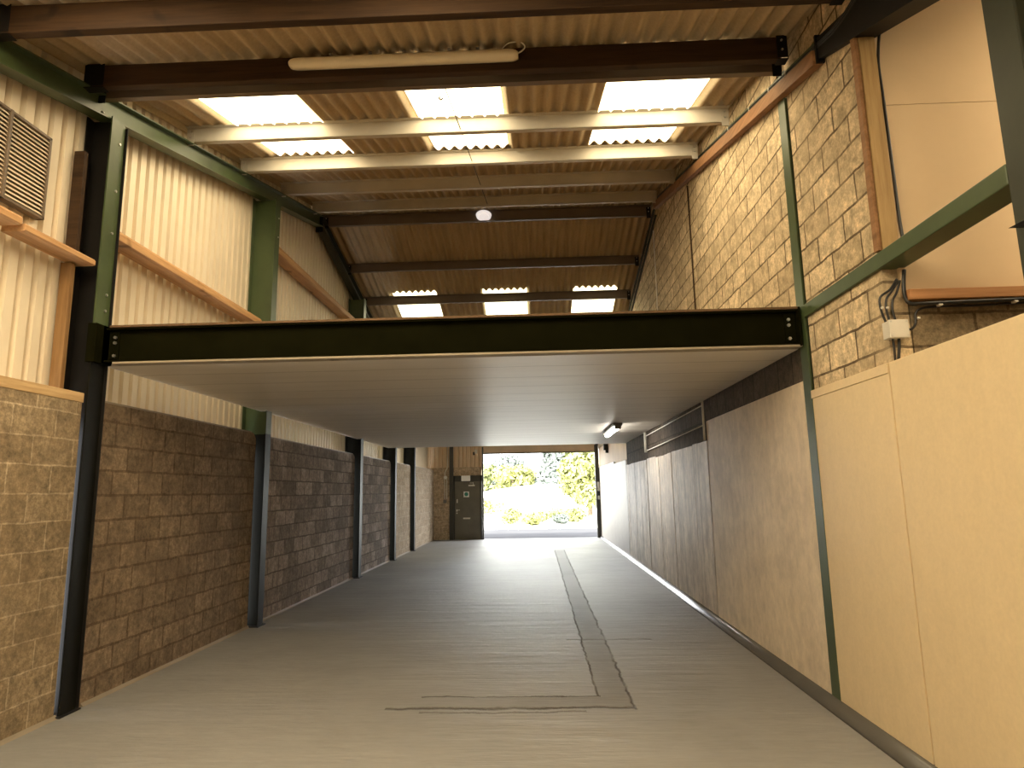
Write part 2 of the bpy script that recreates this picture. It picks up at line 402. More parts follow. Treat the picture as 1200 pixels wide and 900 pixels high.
# ------------------------------------------------------------------ left wall
def rib_profile(a, b, pitch=.155, deep=.06):
    out = []; k = math.floor(a/pitch)-1
    while k*pitch < b:
        s = k*pitch
        for d, h in ((0, 0), (.092, 0), (.102, deep), (.145, deep)):
            out.append((s+d, h))
        k += 1
    out = [p for p in out if a < p[0] < b]
    return [(a, out[0][1])]+out+[(b, out[-1][1])]
def ribbed(bm, a, b, place, ztop, zbot, th=.005):
    """vertical ribbed sheet along s in [a,b]; place(s, depth, z) -> point"""
    pr = rib_profile(a, b)
    cols = []
    for s, h in pr:
        cols.append([bm.verts.new(place(s, h+e, z)) for e in (0, th) for z in (zbot, ztop(s))])
    for p, q in zip(cols, cols[1:]):
        bm.faces.new((p[0], q[0], q[1], p[1])); bm.faces.new((p[2], p[3], q[3], q[2]))
        bm.faces.new((p[1], q[1], q[3], p[3])); bm.faces.new((p[0], p[2], q[2], q[0]))
bays = [(YB, 5.50), (5.50, 9.13), (9.13, 14.18), (14.18, 17.65), (17.65, 20.43), (20.43, YE)]
XC = -4.19
for k, (a, b) in enumerate(bays):
    bm = NB()
    place = lambda s, h, z: (XC-h, s, z)
    if a < RIDGE < b:
        ribbed(bm, a, RIDGE, place, lambda s: Zs(s)+.05, 2.40); ribbed(bm, RIDGE, b, place, lambda s: Zs(s)+.05, 2.40)
    else: ribbed(bm, a, b+(.2 if k == 5 else 0), place, lambda s: Zs(s)+.05, 2.40)
    o = struct('wall_left' if k == 0 else 'wall_left.%03d' % k, bm, M['clad'])
    o['label'] = ['cream ribbed sheeting behind the louvre', 'cream ribbed sheeting from the front post to the next', 'cream ribbed sheeting with the high rail', 'cream ribbed sheeting above far dark blockwork', 'cream ribbed sheeting above near tan blockwork', 'cream ribbed sheeting above the furthest blockwork'][k]; o['category'] = 'wall'
tops = [2.58, 2.62, 2.60, 2.60, 2.60, 2.60]
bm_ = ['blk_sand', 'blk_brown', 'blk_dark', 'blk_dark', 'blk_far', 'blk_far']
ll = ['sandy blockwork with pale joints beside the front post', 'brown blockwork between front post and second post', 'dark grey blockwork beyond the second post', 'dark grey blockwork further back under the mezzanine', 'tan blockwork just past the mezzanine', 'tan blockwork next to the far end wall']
for k, (a, b) in enumerate(bays):
    bm = NB()
    e0 = .03 if k else 0; e1 = .07 if k else .0
    a2, b2 = [(YB, 5.455), (5.715, 9.0), (9.26, 14.02), (14.3, 17.52), (17.77, 20.3), (20.55, YE-.01)][k]
    # rounded end at the far post like the photo
    pts = [(a2, 0), (b2, 0), (b2, tops[k]-.12)]+[(b2-.12+.12*math.cos(q*PI/8), tops[k]-.12+.12*math.sin(q*PI/8)) for q in range(1, 4)]+[(b2-.12, tops[k]), (a2, tops[k])]
    if k in (0, 5): pts = [(a2, 0), (b2, 0), (b2, tops[k]), (a2, tops[k])]
    prism(bm, pts, 'x', XL-.14, XL)
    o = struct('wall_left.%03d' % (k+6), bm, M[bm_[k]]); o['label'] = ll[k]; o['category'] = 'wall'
    if k:
        bm = boxes((XL-.13, XL-.005, a2, b2-.13, tops[k]-.001, tops[k]+.018))
        struct('trim_%d' % (1+k), bm, M['baseboard_l'])
# floor fillets
bm = NB()
for (a, b) in bays[:1]+[(5.75, 9.05)]+[(9.3, 14.05), (14.3, 17.5), (17.75, 20.3), (20.55, YE)]:
    prism(bm, [(XL-.01, 0), (XL+.03, 0), (XL+.014, .01), (XL, .026), (XL-.01, .026)], 'y', a+.02, b-.02)
struct('baseboard_left', bm, M['baseboard_l'], smooth=False)

# steel posts on the left
def column(name, label, xf, y0, y1, ztop, zsplit, web=-4.17, bolts=(), grp='green steel posts along the ribbed wall', paint='green', web_mat=None):
    r = empty(name, label, 'steel post', grp if grp else None)
    r.location = (xf-.1, (y0+y1)/2, 0)
    ym = (y0+y1)/2
    def sec(z0, z1, mat, nm):
        bm = NB()
        s = 1 if xf > web else -1
        A = sorted((xf-.014*s, xf)); W = sorted((web, xf-.014*s)); B = sorted((web-.012*s, web))
        box(bm, A[0], A[1], y0, y1, z0, z1)
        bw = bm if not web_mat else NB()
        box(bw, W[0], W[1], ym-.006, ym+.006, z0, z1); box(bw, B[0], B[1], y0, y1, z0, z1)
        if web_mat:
            q = build('web', bw, M[web_mat]); q.parent = r; q.location = -r.location; q['label'] = 'web with shade painted in'  # near-black colour stands in for shade on web and outer flange
        o = build(nm, bm, mat); o.parent = r; o.location = -r.location
        return o
    if zsplit:
        sec(0.012, zsplit, M['black'], 'lower_shaft')['label'] = 'black painted lower shaft'
        sec(zsplit, ztop, M['green'], 'upper_shaft')['label'] = 'green painted upper shaft'
    else: sec(0.012, ztop, M[paint], 'shaft')
    s = 1 if xf > web else -1
    bm = NB(); box(bm, min(web, xf+.03*s), max(web, xf+.03*s), y0-.03, y1+.03, 0, .014)
    o = build('base_plate', bm, M['blacksteel'], None, .003); o.parent = r; o.location = -r.location
    for z in bolts:
        bm = NB(); cyl(bm, (xf-.002*s, ym+.03, z), (s, 0, 0), .013, .012, 6)
        o = build('bolt', bm, M['bolt']); o.parent = r; o.location = -r.location
    return r
def rbot(y): return Zs(y)-.42
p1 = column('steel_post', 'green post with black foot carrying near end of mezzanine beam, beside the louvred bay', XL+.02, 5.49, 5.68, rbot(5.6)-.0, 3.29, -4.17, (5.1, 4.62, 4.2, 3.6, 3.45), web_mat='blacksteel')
bm = boxes((XL+.012, XL+.045, 5.682, 5.69, 0.02, 5.30)); o = build('edge_angle', bm, M['blacksteel']); o.parent = p1; o.location = -p1.location
p2 = column('steel_post', 'green post rising through the mezzanine between brown and dark blockwork', -3.83, 9.04, 9.22, rbot(9.1), 2.62, -4.17, (5.9, 5.6))
p3 = column('steel_post', 'dark post between the two stretches of dark blockwork, top showing beneath the far rafter', -3.83, 14.06, 14.26, Zs(14.2)-.40, 3.30, -4.17)
p4 = column('steel_post', 'black post at the mezzanine far edge, between dark and tan blockwork', -3.83, 17.56, 17.73, Zs(17.7)-.40, 3.30, -4.17)
p5 = column('steel_post', 'furthest black post before the end wall, tan blockwork on both sides', -3.83, 20.34, 20.51, Zs(20.5)-.40, 3.30, -4.17)

# rafters: I sections following the slope
def rafter(name, label, xc, w, ya, yb, up, dn, mat, zf=Zs, split=False, grp=None):
    """web at xc, flanges +-w, between ya and yb; top/bottom measured below the sheets"""
    bm = NB()
    def seg(x0, x1, d0, d1):
        sec = [(x0, d0), (x1, d0), (x1, d1), (x0, d1)]
        sweep(bm, sec, lambda p: (p[0], ya, zf(ya)+p[1]), lambda p: (p[0], yb, zf(yb)+p[1]))
    seg(xc-w, xc+w, -up-.014, -up); seg(xc-w, xc+w, -dn, -dn+.014); seg(xc-.006, xc+.006, -dn+.014, -up-.014)
    return bm
r = empty('rafter', 'green rafter sloping above the ribbed wall, purlin ends resting on it', 'rafter')
build('near_rafter_leg', rafter('a', '', -4.03, .075, YB+.1, RIDGE-.02, .2, .42, M['green']), M['green'], r)
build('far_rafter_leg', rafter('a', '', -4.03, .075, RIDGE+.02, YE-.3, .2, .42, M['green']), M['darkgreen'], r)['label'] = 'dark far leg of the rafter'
bm = boxes((-4.10, -3.965, RIDGE-.012, RIDGE+.012, 6.68, 7.02)); build('apex_plate', bm, M['blacksteel'], r)
for (y, z) in ((5.44, .24), (5.44, .38)):
    bm = NB(); cyl(bm, (-3.99, y, Zs(y)-z), 'y', .014, -.02, 6); build('bolt', bm, M['bolt'], r)
r = empty('rafter', 'dark rafter with deep haunch over the side opening, rising along the block wall', 'rafter')
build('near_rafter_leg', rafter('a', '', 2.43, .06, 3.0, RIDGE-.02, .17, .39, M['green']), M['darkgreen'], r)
bm = NB()
sweep(bm, [(2.325, .20), (2.372, .20), (2.372, .225), (2.325, .225)], lambda p: (p[0], 4.8, 5.245+.272*(4.8-5.46)+p[1]), lambda p: (p[0], 11.4, 5.245+.272*(11.4-5.46)+p[1]))
build('flange_edge', bm, M['green'], r)['label'] = 'green flange edge along the wall'
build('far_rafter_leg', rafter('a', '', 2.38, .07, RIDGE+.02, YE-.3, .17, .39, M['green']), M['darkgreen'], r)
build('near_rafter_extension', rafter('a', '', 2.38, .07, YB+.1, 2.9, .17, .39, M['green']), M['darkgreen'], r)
bm = NB()
prism(bm, [(4.74, 5.09), (4.74, 5.27), (2.9, 4.75), (2.9, 4.34)], 'x', 2.305, 2.475)
build('haunch', bm, M['blacksteel'], r)
bm = NB(); prism(bm, [(4.76, 5.06), (4.76, 5.30), (4.74, 5.30), (4.74, 5.06)], 'x', 2.29, 2.48)
build('end_plate', bm, M['blacksteel'], r)

# ------------------------------------------------------------------ purlins
def c_purlin(name, label, x0, x1, y, zt, h, mat, lip=.06, grp='steel purlins across the roof'):
    """Z section: thin web facing the camera, bottom lip"""
    r = empty(name, label, 'purlin', grp)
    bm = boxes((x0, x1, y-.004, y+.004, zt-h, zt-.001), (x0, x1, y-lip, y+.004, zt-.006, zt-.001), (x0, x1, y-.004, y+lip, zt-h-.001, zt-h+.005), (x0, x1, y+lip-.004, y+lip, zt-h, zt-h+.02))
    build('z_section', bm, mat, r)
    for xb, s in ((x0, 1), (x1, -1)):
        bm = boxes((xb+.01*s if s > 0 else xb-.09, xb+.09 if s > 0 else xb-.01, y-.014, y-.005, zt-h-.05, zt-.03))
        build('cleat', bm, M['blacksteel'] if mat is M['purlin_dark'] else mat, r)
        for zz in (.05, .12):
            bm = NB(); cyl(bm, (xb+.05*s, y-.014, zt-zz), 'y', .011, -.012, 6); build('bolt', bm, M['bolt'], r)
    return r
XA, XB = -4.05, 2.30
c_purlin('steel_purlin', 'dark steel purlin tucked directly behind the lower timber roof beam', XA, XB, 5.42, Zs(5.42), .24, M['purlin_dark'])
c_purlin('steel_purlin', 'pale steel purlin crossing the middle of the bright near skylights', XA, XB, 6.95, Zs(6.95)-.005, .175, M['purlin'])
c_purlin('steel_purlin', 'pale steel purlin along the lower scalloped edge of the near skylights', XA, XB, 8.32, Zs(8.32)-.005, .175, M['purlin'])
c_purlin('steel_purlin', 'dull grey steel purlin first one past the near skylights', XA, XB, 9.72, Zs(9.72)-.005, .18, M['purlin'])
c_purlin('steel_purlin', 'dull grey steel purlin just in front of the ridge', XA, XB, 11.2, Zs(11.2)-.005, .18, M['purlin'])
c_purlin('steel_purlin', 'brown steel purlin at the ridge with round white disc on it', XA, XB, 11.84, Zs(11.84)-.005, .20, M['purlin_dark'], .06)
c_purlin('steel_purlin', 'brown steel purlin half way down the far roof slope', XA, XB, 13.45, Zs(13.45)-.005, .18, M['purlin_dark'])
c_purlin('steel_purlin', 'brown steel purlin right above the three small far skylights', XA, XB, 14.8, Zs(14.8)-.005, .19, M['purlin_dark'])

def timber_beam(label, y, zt, zb, x0=-4.0, x1=2.2):
    r = empty('timber_beam', label, 'timber beam', 'timber beams under the near roof')
    bm = boxes((x0, x1, y, y+.075, zb, zt)); build('beam', bm, M['timber_dark'], r, .006)
    for a, b in ((x0-.02, x0+.16), (x1-.02, x1+.07)):
        bm = boxes((a, b, y-.006, y-.001, zb+.01, zt+.01), (a, b, y-.006, y+.08, zb-.008, zb-.001))
        build('joist_hanger', bm, M['blacksteel'], r)
    bm = NB(); cyl(bm, (x1+.02, y-.006, zb+.17), 'y', .01, -.012, 6); cyl(bm, (x1+.02, y-.006, zb+.08), 'y', .01, -.012, 6); build('bolt', bm, M['bolt'], r)
    return r
timber_beam('dark timber roof beam nearest the camera, crossing the top of the view', 4.17, Zs(4.2)-.003, 5.17)
timber_beam('dark timber roof beam carrying the long unlit strip light', 5.20, Zs(5.2)-.003, 5.43)

# anti-sag rod and hook, ridge disc
bm = NB(); tube(bm, [(-.80, 5.45, Zs(5.45)-.16), (-.80, 6.9, Zs(6.9)-.14), (-.80, 8.3, Zs(8.3)-.14), (-.80, 9.7, Zs(9.7)-.14), (-.80, 11.2, Zs(11.2)-.14)], .006, 6, False)
tag(build('tie_rod', bm, M['blacksteel']), 'thin dark rod running up the roof across the middle skylight', 'tie rod')
r = empty('round_light', 'round white light on the brown ridge purlin', 'light fitting')
bm = NB(); cyl(bm, (-.91, 11.74, 7.0), (0, -.28, -.96), .15, .035, 32, .14); build('body', bm, M['disc'], r)
bm = NB(); cyl(bm, (-.91, 11.73, 6.964), (0, -.28, -.96), .10, .012, 24, .09); build('cover', bm, M['disc'], r)

# strip light on timber beam
r = empty('strip_light', 'long unlit cream strip light on the dark timber roof beam', 'light fitting')
bm = NB()
def capsule(y0, y1, z0, z1, x):
    pass
za, zb = 5.49, 5.585
sec = [(5.195, za+.01), (5.185, za+.005), (5.13, za), (5.105, za+.02), (5.095, za+.05), (5.105, zb-.02), (5.14, zb), (5.195, zb)]
xs = [(-2.12, .45), (-2.10, .75), (-2.06, .95), (-2.02, 1), (-.17, 1), (-.13, .95), (-.10, .75), (-.08, .45)]
cy, cz = 5.15, (za+zb)/2
rings = [[bm.verts.new((x, cy+(p[0]-cy)*s if p[0] < 5.19 else p[0], cz+(p[1]-cz)*s)) for p in sec] for x, s in xs]
for a, b in zip(rings, rings[1:]):
    for i in range(len(sec)): bm.faces.new((a[i], b[i], b[(i+1) % len(sec)], a[(i+1) % len(sec)]))
bm.faces.new(rings[0]); bm.faces.new(rings[-1][::-1])
build('diffuser', bm, M['cream_diffuser'], r, 0, True)
bm = boxes((-2.05, -.15, 5.185, 5.199, zb-.005, zb+.012)); build('backing_tray', bm, M['whiteplastic'], r)
for x in (-1.75, -1.4, -1.1, -.7, -.45):
    bm = boxes((x, x+.03, 5.10, 5.19, zb-.002, zb+.006)); build('clip', bm, M['greybox'], r)
bm = NB(); tube(bm, [(-.12, 5.15, 5.53), (-.05, 5.13, 5.555), (-.02, 5.13, 5.60), (-.07, 5.13, 5.645), (-.17, 5.14, 5.64), (-.23, 5.17, 5.60)], .006)
build('power_cord', bm, M['conduit'], r)
bm = NB(); tube(bm, [(-.805, 5.36, 5.30), (-.805, 5.34, 5.27), (-.79, 5.33, 5.25), (-.775, 5.34, 5.27)], .008)
tag(build('hook', bm, M['whiteplastic']), 'small white hook under the dark purlin above the middle skylight', 'hook')

# ------------------------------------------------------------------ rails, sole plate, louvre on left wall
def rail(label, y0, y1, z, h=.09, d=.20, x1=-3.955):
    bm = NB()
    prism(bm, [(x1-d, z), (x1-.02, z), (x1, z+.008), (x1, z+h*.75), (x1-.012, z+h), (x1-d, z+h)], 'y', y0, y1)
    return tag(build('timber_rail', bm, M['timber_rail']), label, 'timber rail', 'timber rails on the ribbed wall')
rail('short orange timber rail piece under the louvre, stopping at a gap', YB+.2, 4.62, 3.86, .07)
rail('orange timber rail from the gap under the louvre to the front post', 4.66, 5.47, 3.83, .06)
rail('long orange timber rail sloping into view between front and second posts', 5.72, 9.02, 4.19, .10)
rail('pale timber rail past the second post, sinking behind the mezzanine edge', 9.24, 13.98, 5.49, .12)
bm = boxes((XL-.12, XL+.004, YB+.1, 5.47, 2.581, 2.665)); tag(build('sole_plate', bm, M['timber_sole'], None, .004), 'pale timber plank lying along the top of the sandy blockwork', 'timber plank')
bm = boxes((-4.17, -4.07, 5.33, 5.38, 2.667, 3.82)); tag(build('timber_stud', bm, M['stud_brown'], None, .003), 'brown upright timber beside front post, standing on the plank', 'timber stud')
bm = boxes((-4.17, -4.07, 5.36, 5.41, 3.9, 4.9)); tag(build('timber_stud', bm, M['timber_dark'], None, .003), 'dark upright timber in the shadow beside front post, above the rail', 'timber stud')

r = empty('louvre_vent', 'metal louvre vent in frame on the cream ribbed wall', 'vent')
yl, yh, zl, zh = 4.12, 5.02, 4.08, 4.82; xv = -4.12
bm = boxes((xv-.05, xv+.01, yl, yl+.025, zl, zh), (xv-.05, xv+.01, yh-.02, yh, zl, zh), (xv-.05, xv+.01, yl, yh, zl-.0, zl+.02), (xv-.05, xv+.01, yl, yh, zh-.02, zh), (xv-.05, xv+.015, 4.575, 4.60, zl, zh))
build('frame', bm, M['purlin_dark'], r)
ns = 19
for half, (a, b) in enumerate(((yl+.026, 4.573), (4.602, yh-.021))):
    for k in range(ns):
        z = zl+.03+k*(zh-zl-.05)/ns
        bm = NB(); prism(bm, [(xv-.024, z+.033), (xv-.020, z+.034), (xv+.006, z+.004), (xv+.002, z+.001)], 'y', a, b)
        build('louvre_blade', bm, M['clad'], r)
bm = boxes((xv-.066, xv-.056, yl, yh, zl, zh)); build('mesh_backing', bm, M['greybox'], r)

# ------------------------------------------------------------------ mezzanine
ZM = 2.95; YM0, YM1 = 5.72, 17.2
r = empty('mezzanine_floor', 'mezzanine platform with pale grey painted underside', 'mezzanine')
bm = boxes((XL, XR-.003, YM0, YM1, ZM, ZM+.03)); build('soffit_panel', bm, M['soffit'], r)
bm = boxes((XL+.02, XR-.05, YM0+.06, YM1, ZM+.031, 3.27)); build('joist_core', bm, M['greybox'], r)
bm = boxes((XL+.1, XR-.01, 5.585, YM1, 3.285, 3.305)); build('floor_board', bm, M['chipboard'], r)['label'] = 'brown chipboard floor edge'
bm = boxes((XL+.14, XR-.01, 5.60, 5.715, ZM, ZM+.018)); build('edge_strip', bm, M['edge_lath'], r)['label'] = 'pale timber strip along the front edge'
r = empty('mezzanine_beam', 'wide black steel beam along the front edge of the mezzanine', 'steel beam')
x0, x1 = XL+.06, XR-.03
bm = boxes((x0, x1, 5.655, 5.667, 2.97, 3.283), (x0, x1, 5.60, 5.71, 3.268, 3.283), (x0, x1, 5.60, 5.71, 2.97, 2.985))
build('web_and_flanges', bm, M['beamblack'], r)
for xe, s in ((x0, 1), (x1, -1)):
    bm = boxes((min(xe, xe-.012*s), max(xe, xe-.012*s), 5.57, 5.71, 2.955, 3.30)); build('end_plate', bm, M['beamblack'], r)
    bm = boxes((min(xe+.012*s, xe+.1*s), max(xe+.012*s, xe+.1*s), 5.640, 5.654, 3.0, 3.255)); build('cleat', bm, M['beamblack'], r)
    for z in (3.20, 3.15, 3.03):
        bm = NB(); cyl(bm, (xe+.07*s, 5.64, z), 'y', .015, -.018, 6); build('bolt', bm, M['bolt'], r)
bm = boxes((XL-.02, XL+.06, 5.47, 5.70, 2.95, 3.30)); build('column_bracket', bm, M['beamblack'], r)

r = empty('strip_light', 'short strip light with pale cover on the mezzanine underside', 'light fitting')
bm = boxes((1.405, 1.565, 11.8, 13.7, 2.90, ZM-.001)); build('dark_tray', bm, M['greybox'], r, .004)
bm = NB(); prism(bm, [(1.435, 2.899), (1.535, 2.899), (1.53, 2.86), (1.51, 2.84), (1.46, 2.84), (1.44, 2.86)], 'y', 11.9, 13.68); build('diffuser', bm, M['lamp_on'], r, .004)
bm = boxes((1.43, 1.54, 11.78, 11.895, 2.84, 2.93)); build('end_cap', bm, M['greybox'], r, .004)

# ------------------------------------------------------------------ right wall
bm = boxes((XR, XR+.2, YB, 4.305, 0, 2.55)); o = struct('wall_right', bm, M['cream_concrete'], .006); o['label'] = 'cream painted concrete wall nearest the camera'; o['category'] = 'wall'
bm = boxes((XR, XR+.2, 4.318, 5.535, 0, 2.48), (XR-.006, XR+.2, 4.318, 5.535, 2.481, 2.55)); o = struct('wall_right.001', bm, M['cream_concrete'], .004); o['label'] = 'cream painted concrete wall section beside the right post'; o['category'] = 'wall'
bm = boxes((XR+.012, XR+.2, 4.30, 4.32, 0, 2.55)); struct('trim_9', bm, M['cream_concrete'])
bm = boxes((XR, XR+.2, 5.69, 9.0, 0, 2.66)); o = struct('wall_right.002', bm, M['bare_concrete'], .006); o['label'] = 'smooth bare concrete panel just past the right post'; o['category'] = 'wall'
seams = [9.03, 9.9, 11.5, 13.0, 14.1, 17.3]; tz = [2.40, 2.385, 2.37, 2.39, 2.38]
for k in range(5):
    bm = NB(); a, b = seams[k]+.014, seams[k+1]-.014
    # shallow board marks: a slightly stepped face
    n = max(2, int((b-a)/.28)); x = XR+.008*(k % 2)
    for j in range(n):
        y0, y1 = a+(b-a)*j/n, a+(b-a)*(j+1)/n
        dx = random.uniform(0, .008)
        box(bm, x+dx, XR+.2, y0, y1-.002, 0, tz[k]+random.uniform(-.02, .02)*(0 if k % 2 else .4))
    o = struct('wall_right.%03d' % (3+k), bm, M['board_concrete']); o['category'] = 'wall'; o['label'] = 'streaked board-marked concrete wall under the mezzanine'
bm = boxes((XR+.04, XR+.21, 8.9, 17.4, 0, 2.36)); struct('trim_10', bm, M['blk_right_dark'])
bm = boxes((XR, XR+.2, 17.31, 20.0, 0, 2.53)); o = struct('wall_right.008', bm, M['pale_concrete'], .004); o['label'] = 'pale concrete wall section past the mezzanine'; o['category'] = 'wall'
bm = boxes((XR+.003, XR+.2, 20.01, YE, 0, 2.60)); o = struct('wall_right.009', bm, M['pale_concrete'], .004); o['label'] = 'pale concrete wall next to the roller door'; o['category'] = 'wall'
# upper blockwork
def wedge(a, b, z0, x0, x1, zf=lambda y: Zs(y)+.05):
    bm = NB()
    ys = [a]+([RIDGE] if a < RIDGE < b else [])+[b]
    prism(bm, [(a, z0), (b, z0)]+[(y, zf(y)) for y in ys[::-1]], 'x', x0, x1)
    return bm
o = struct('wall_right.010', wedge(YR, 5.50, 2.545, XR+.015, XR+.16), M['blk_right']); o['label'] = 'sandy blockwork in front of the right post'; o['category'] = 'wall'
o = struct('wall_right.011', wedge(5.69, 9.16, 3.30, XR+.015, XR+.16), M['blk_right']); o['label'] = 'sandy blockwork above the mezzanine beside the right post'; o['category'] = 'wall'
o = struct('wall_right.012', wedge(9.175, 11.92, 3.30, XR+.015, XR+.16), M['blk_right']); o['label'] = 'sandy blockwork above mezzanine below the ridge'; o['category'] = 'wall'
o = struct('wall_right.013', wedge(11.93, YE, 3.30, XR+.015, XR+.16), M['blk_right']); o['label'] = 'sandy blockwork above mezzanine past the ridge'; o['category'] = 'wall'
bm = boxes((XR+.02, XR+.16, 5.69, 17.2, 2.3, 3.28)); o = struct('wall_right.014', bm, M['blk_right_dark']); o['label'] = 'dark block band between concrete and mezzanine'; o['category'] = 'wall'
bm = NB(); ribbed(bm, 17.3, YE-.02, lambda s, h, z: (XR+.03+h*.4, s, z), lambda s: 3.4, 2.45); o = struct('wall_right.015', bm, M['clad_tan']); o['label'] = 'tan sheeting over the pale concrete'; o['category'] = 'wall'
# cove at the base of right wall
bm = NB(); prism(bm, [(XR+.01, 0), (XR-.085, 0), (XR-.082, .02), (XR-.065, .05), (XR-.035, .075), (XR-.008, .085), (XR+.01, .085)], 'y', YB, YE-.35)
struct('baseboard_right', bm, M['baseboard'], smooth=True)

# right post beside mezzanine
r = column('steel_post', 'slim green post set in the right wall at the mezzanine beam end', XR-.004, 5.52, 5.67, 5.30, None, XR+.17, (), None)
r = column('steel_post', 'heavy dark green post at the right edge of the view', XR-.01, 2.86, 3.05, 4.6, None, XR+.30, (), None, 'darkgreen')
bm = NB(); prism(bm, [(2.23, 2.925), (2.33, 2.925), (2.33, 2.975)], 'y', 2.95, 2.965); o = build('gusset', bm, M['blacksteel']); o.parent = r; o.location = -r.location
bm = boxes((XR-.012, XR+.16, 3.055, 5.515, 3.185, 3.295)); tag(build('tie_beam', bm, M['green'], None, .006), 'green steel tie beam from slim right post to heavy right post', 'steel beam')

# timber band, stud, rail
bm = NB(); 
def bandz(y): return 5.245+.272*(y-5.46)
sec = [(2.27, 0), (XR+.01, 0), (XR+.01, .13), (2.27, .13)]
sweep(bm, sec, lambda p: (p[0], 4.77, bandz(4.77)+p[1]), lambda p: (p[0], 11.45, bandz(11.45)+p[1]))
tag(build('timber_rail', bm, M['timber_band'], None, .004), 'brown timber board sloping along the top of the sandy block wall', 'timber rail')
bm = boxes((2.345, 2.455, YR-.07, YR-.005, 3.25, 4.93)); tag(build('timber_stud', bm, M['timber_stud'], None, .004), 'pale upright timber on the end of the sandy block wall', 'timber stud')
bm = boxes((2.315, 2.343, YR-.06, YR-.005, 3.3, 4.93)); tag(build('timber_batten', bm, M['timber_band'], None, .003), 'thin brown batten against the pale upright timber', 'timber batten')

# return wall with plaster, in the side bay
bm = boxes((XR+.17, XS, YR+.0, YR+.14, 0, 4.9)); o = struct('wall_far', bm, M['blk_return']); o['label'] = 'dark blockwork strip behind the junction box cables'; o['category'] = 'wall'
bm = boxes((2.456, XS, YR-.03, YR-.002, 2.99, 4.37)); o = struct('wall_far.001', bm, M['plaster']); o['label'] = 'cream plaster panel over the side opening, lower board'; o['category'] = 'wall'
bm = boxes((2.456, XS, YR-.032, YR-.002, 4.373, 5.45)); o = struct('wall_far.002', bm, M['plaster']); o['label'] = 'cream plaster panel over the side opening, upper board'; o['category'] = 'wall'
bm = boxes((2.462, XS, YR-.10, YR-.033, 2.945, 3.015)); tag(build('timber_rail', bm, M['timber_x'], None, .004), 'brown timber rail along the bottom of the plaster wall', 'timber rail')
# walls out of view that close the side bay and the back
bm = boxes((XS, XS+.15, YB, YR+.14, 0, 6)); struct('wall_side', bm, M['plaster'])
bm = boxes((-4.3, XS, YB-.15, YB, 3.2, 4.2), (-4.3, XS, YB-.15, YB, 0, .3), (-4.3, -3.9, YB-.15, YB, .3, 3.2), (1.9, XS, YB-.15, YB, .3, 3.2), (-1.1, -.9, YB-.15, YB, .3, 3.2)); struct('wall_back', bm, M['plaster'])
for a, b in ((-3.9, -1.1), (-.9, 1.9)):        # glowing fill panels added in the unseen wall behind the camera
    wn += 1; bm = boxes((a, b, YB-.10, YB-.08, .3, 3.2)); struct('window_%d' % wn, bm, M['back_fill'])

# cables
def cable(label, pts, r=.009, grp=None, nm='cable'):
    bm = NB(); tube(bm, pts, r, 8); return tag(build(nm, bm, M['cable'], None, 0, True), label, 'cable', grp)
for k in range(3):
    pts = [(2.305, y, bandz(y)+.143+.02*k+.005*math.sin(y*3+k)) for y in (4.4, 5.0, 5.8, 6.8, 8.0, 9.2, 10.4, 11.3)]
    pts = [(2.315, 3.2, 4.98+.02*k), (2.30, 3.8, 5.10+.02*k)]+pts
    cable(['lowest black cable clipped along the sloping timber board', 'middle black cable clipped along the sloping timber board', 'topmost black cable clipped along the sloping timber board'][k], pts, .0065, 'cables on the sloping timber board')
for y in (5.35, 5.75, 6.3, 7.0):
    bm = boxes((2.292, 2.297, y, y+.012, bandz(y)+.131, bandz(y)+.195)); tag(build('cable_clip', bm, M['whiteplastic']), 'white clip holding the cables on the sloping timber board', 'clip', 'cable clips on the sloping board')
cable('black cable hanging down beside pale upright timber to the tie beam', [(2.55, YR-.05, 5.05), (2.50, YR-.06, 4.92), (2.465, YR-.06, 4.68), (2.475, YR-.05, 4.45), (2.482, YR-.05, 3.9), (2.488, YR-.05, 3.45), (2.51, YR-.06, 3.28)], .011)
yj = YR-.02
cable('leftmost black cable looping into top of junction box', [(2.42, yj-.03, 3.10), (2.37, yj-.03, 3.03), (2.305, yj-.02, 2.98), (2.30, yj-.02, 2.90), (2.325, yj-.02, 2.80)], .008)
cable('second black cable looping into top of junction box', [(2.43, yj-.03, 3.09), (2.385, yj-.02, 3.02), (2.345, yj-.02, 2.97), (2.335, yj-.02, 2.90), (2.35, yj-.02, 2.80)], .008)
cable('third black cable looping into top of junction box', [(2.44, yj-.03, 3.09), (2.415, yj-.02, 3.01), (2.385, yj-.02, 2.96), (2.375, yj-.02, 2.89), (2.39, yj-.02, 2.80)], .008)
cable('black cable from junction box side running along under brown rail', [(2.435, yj-.02, 2.755), (2.485, yj-.02, 2.76), (2.515, yj-.02, 2.80), (2.52, yj-.02, 2.86), (2.56, yj-.03, 2.895), (2.7, yj-.03, 2.905), (2.95, yj-.03, 2.905), (3.4, yj-.03, 2.92), (4.2, yj-.03, 2.93)], .008)
cable('thick black cable dropping from tie beam and running under brown rail', [(2.47, yj-.04, 3.16), (2.455, yj-.04, 3.05), (2.455, yj-.04, 2.97), (2.48, yj-.05, 2.925), (2.56, yj-.06, 2.92), (2.8, yj-.06, 2.925), (3.4, yj-.06, 2.935), (4.2, yj-.06, 2.94)], .013)
cable('thinner black cable leaving bottom of junction box', [(2.355, yj-.02, 2.70), (2.357, yj-.02, 2.62), (2.36, yj-.01, 2.53)], .008)
cable('thicker black cable leaving bottom of junction box', [(2.395, yj-.02, 2.70), (2.39, yj-.02, 2.64), (2.378, yj-.01, 2.53)], .010)
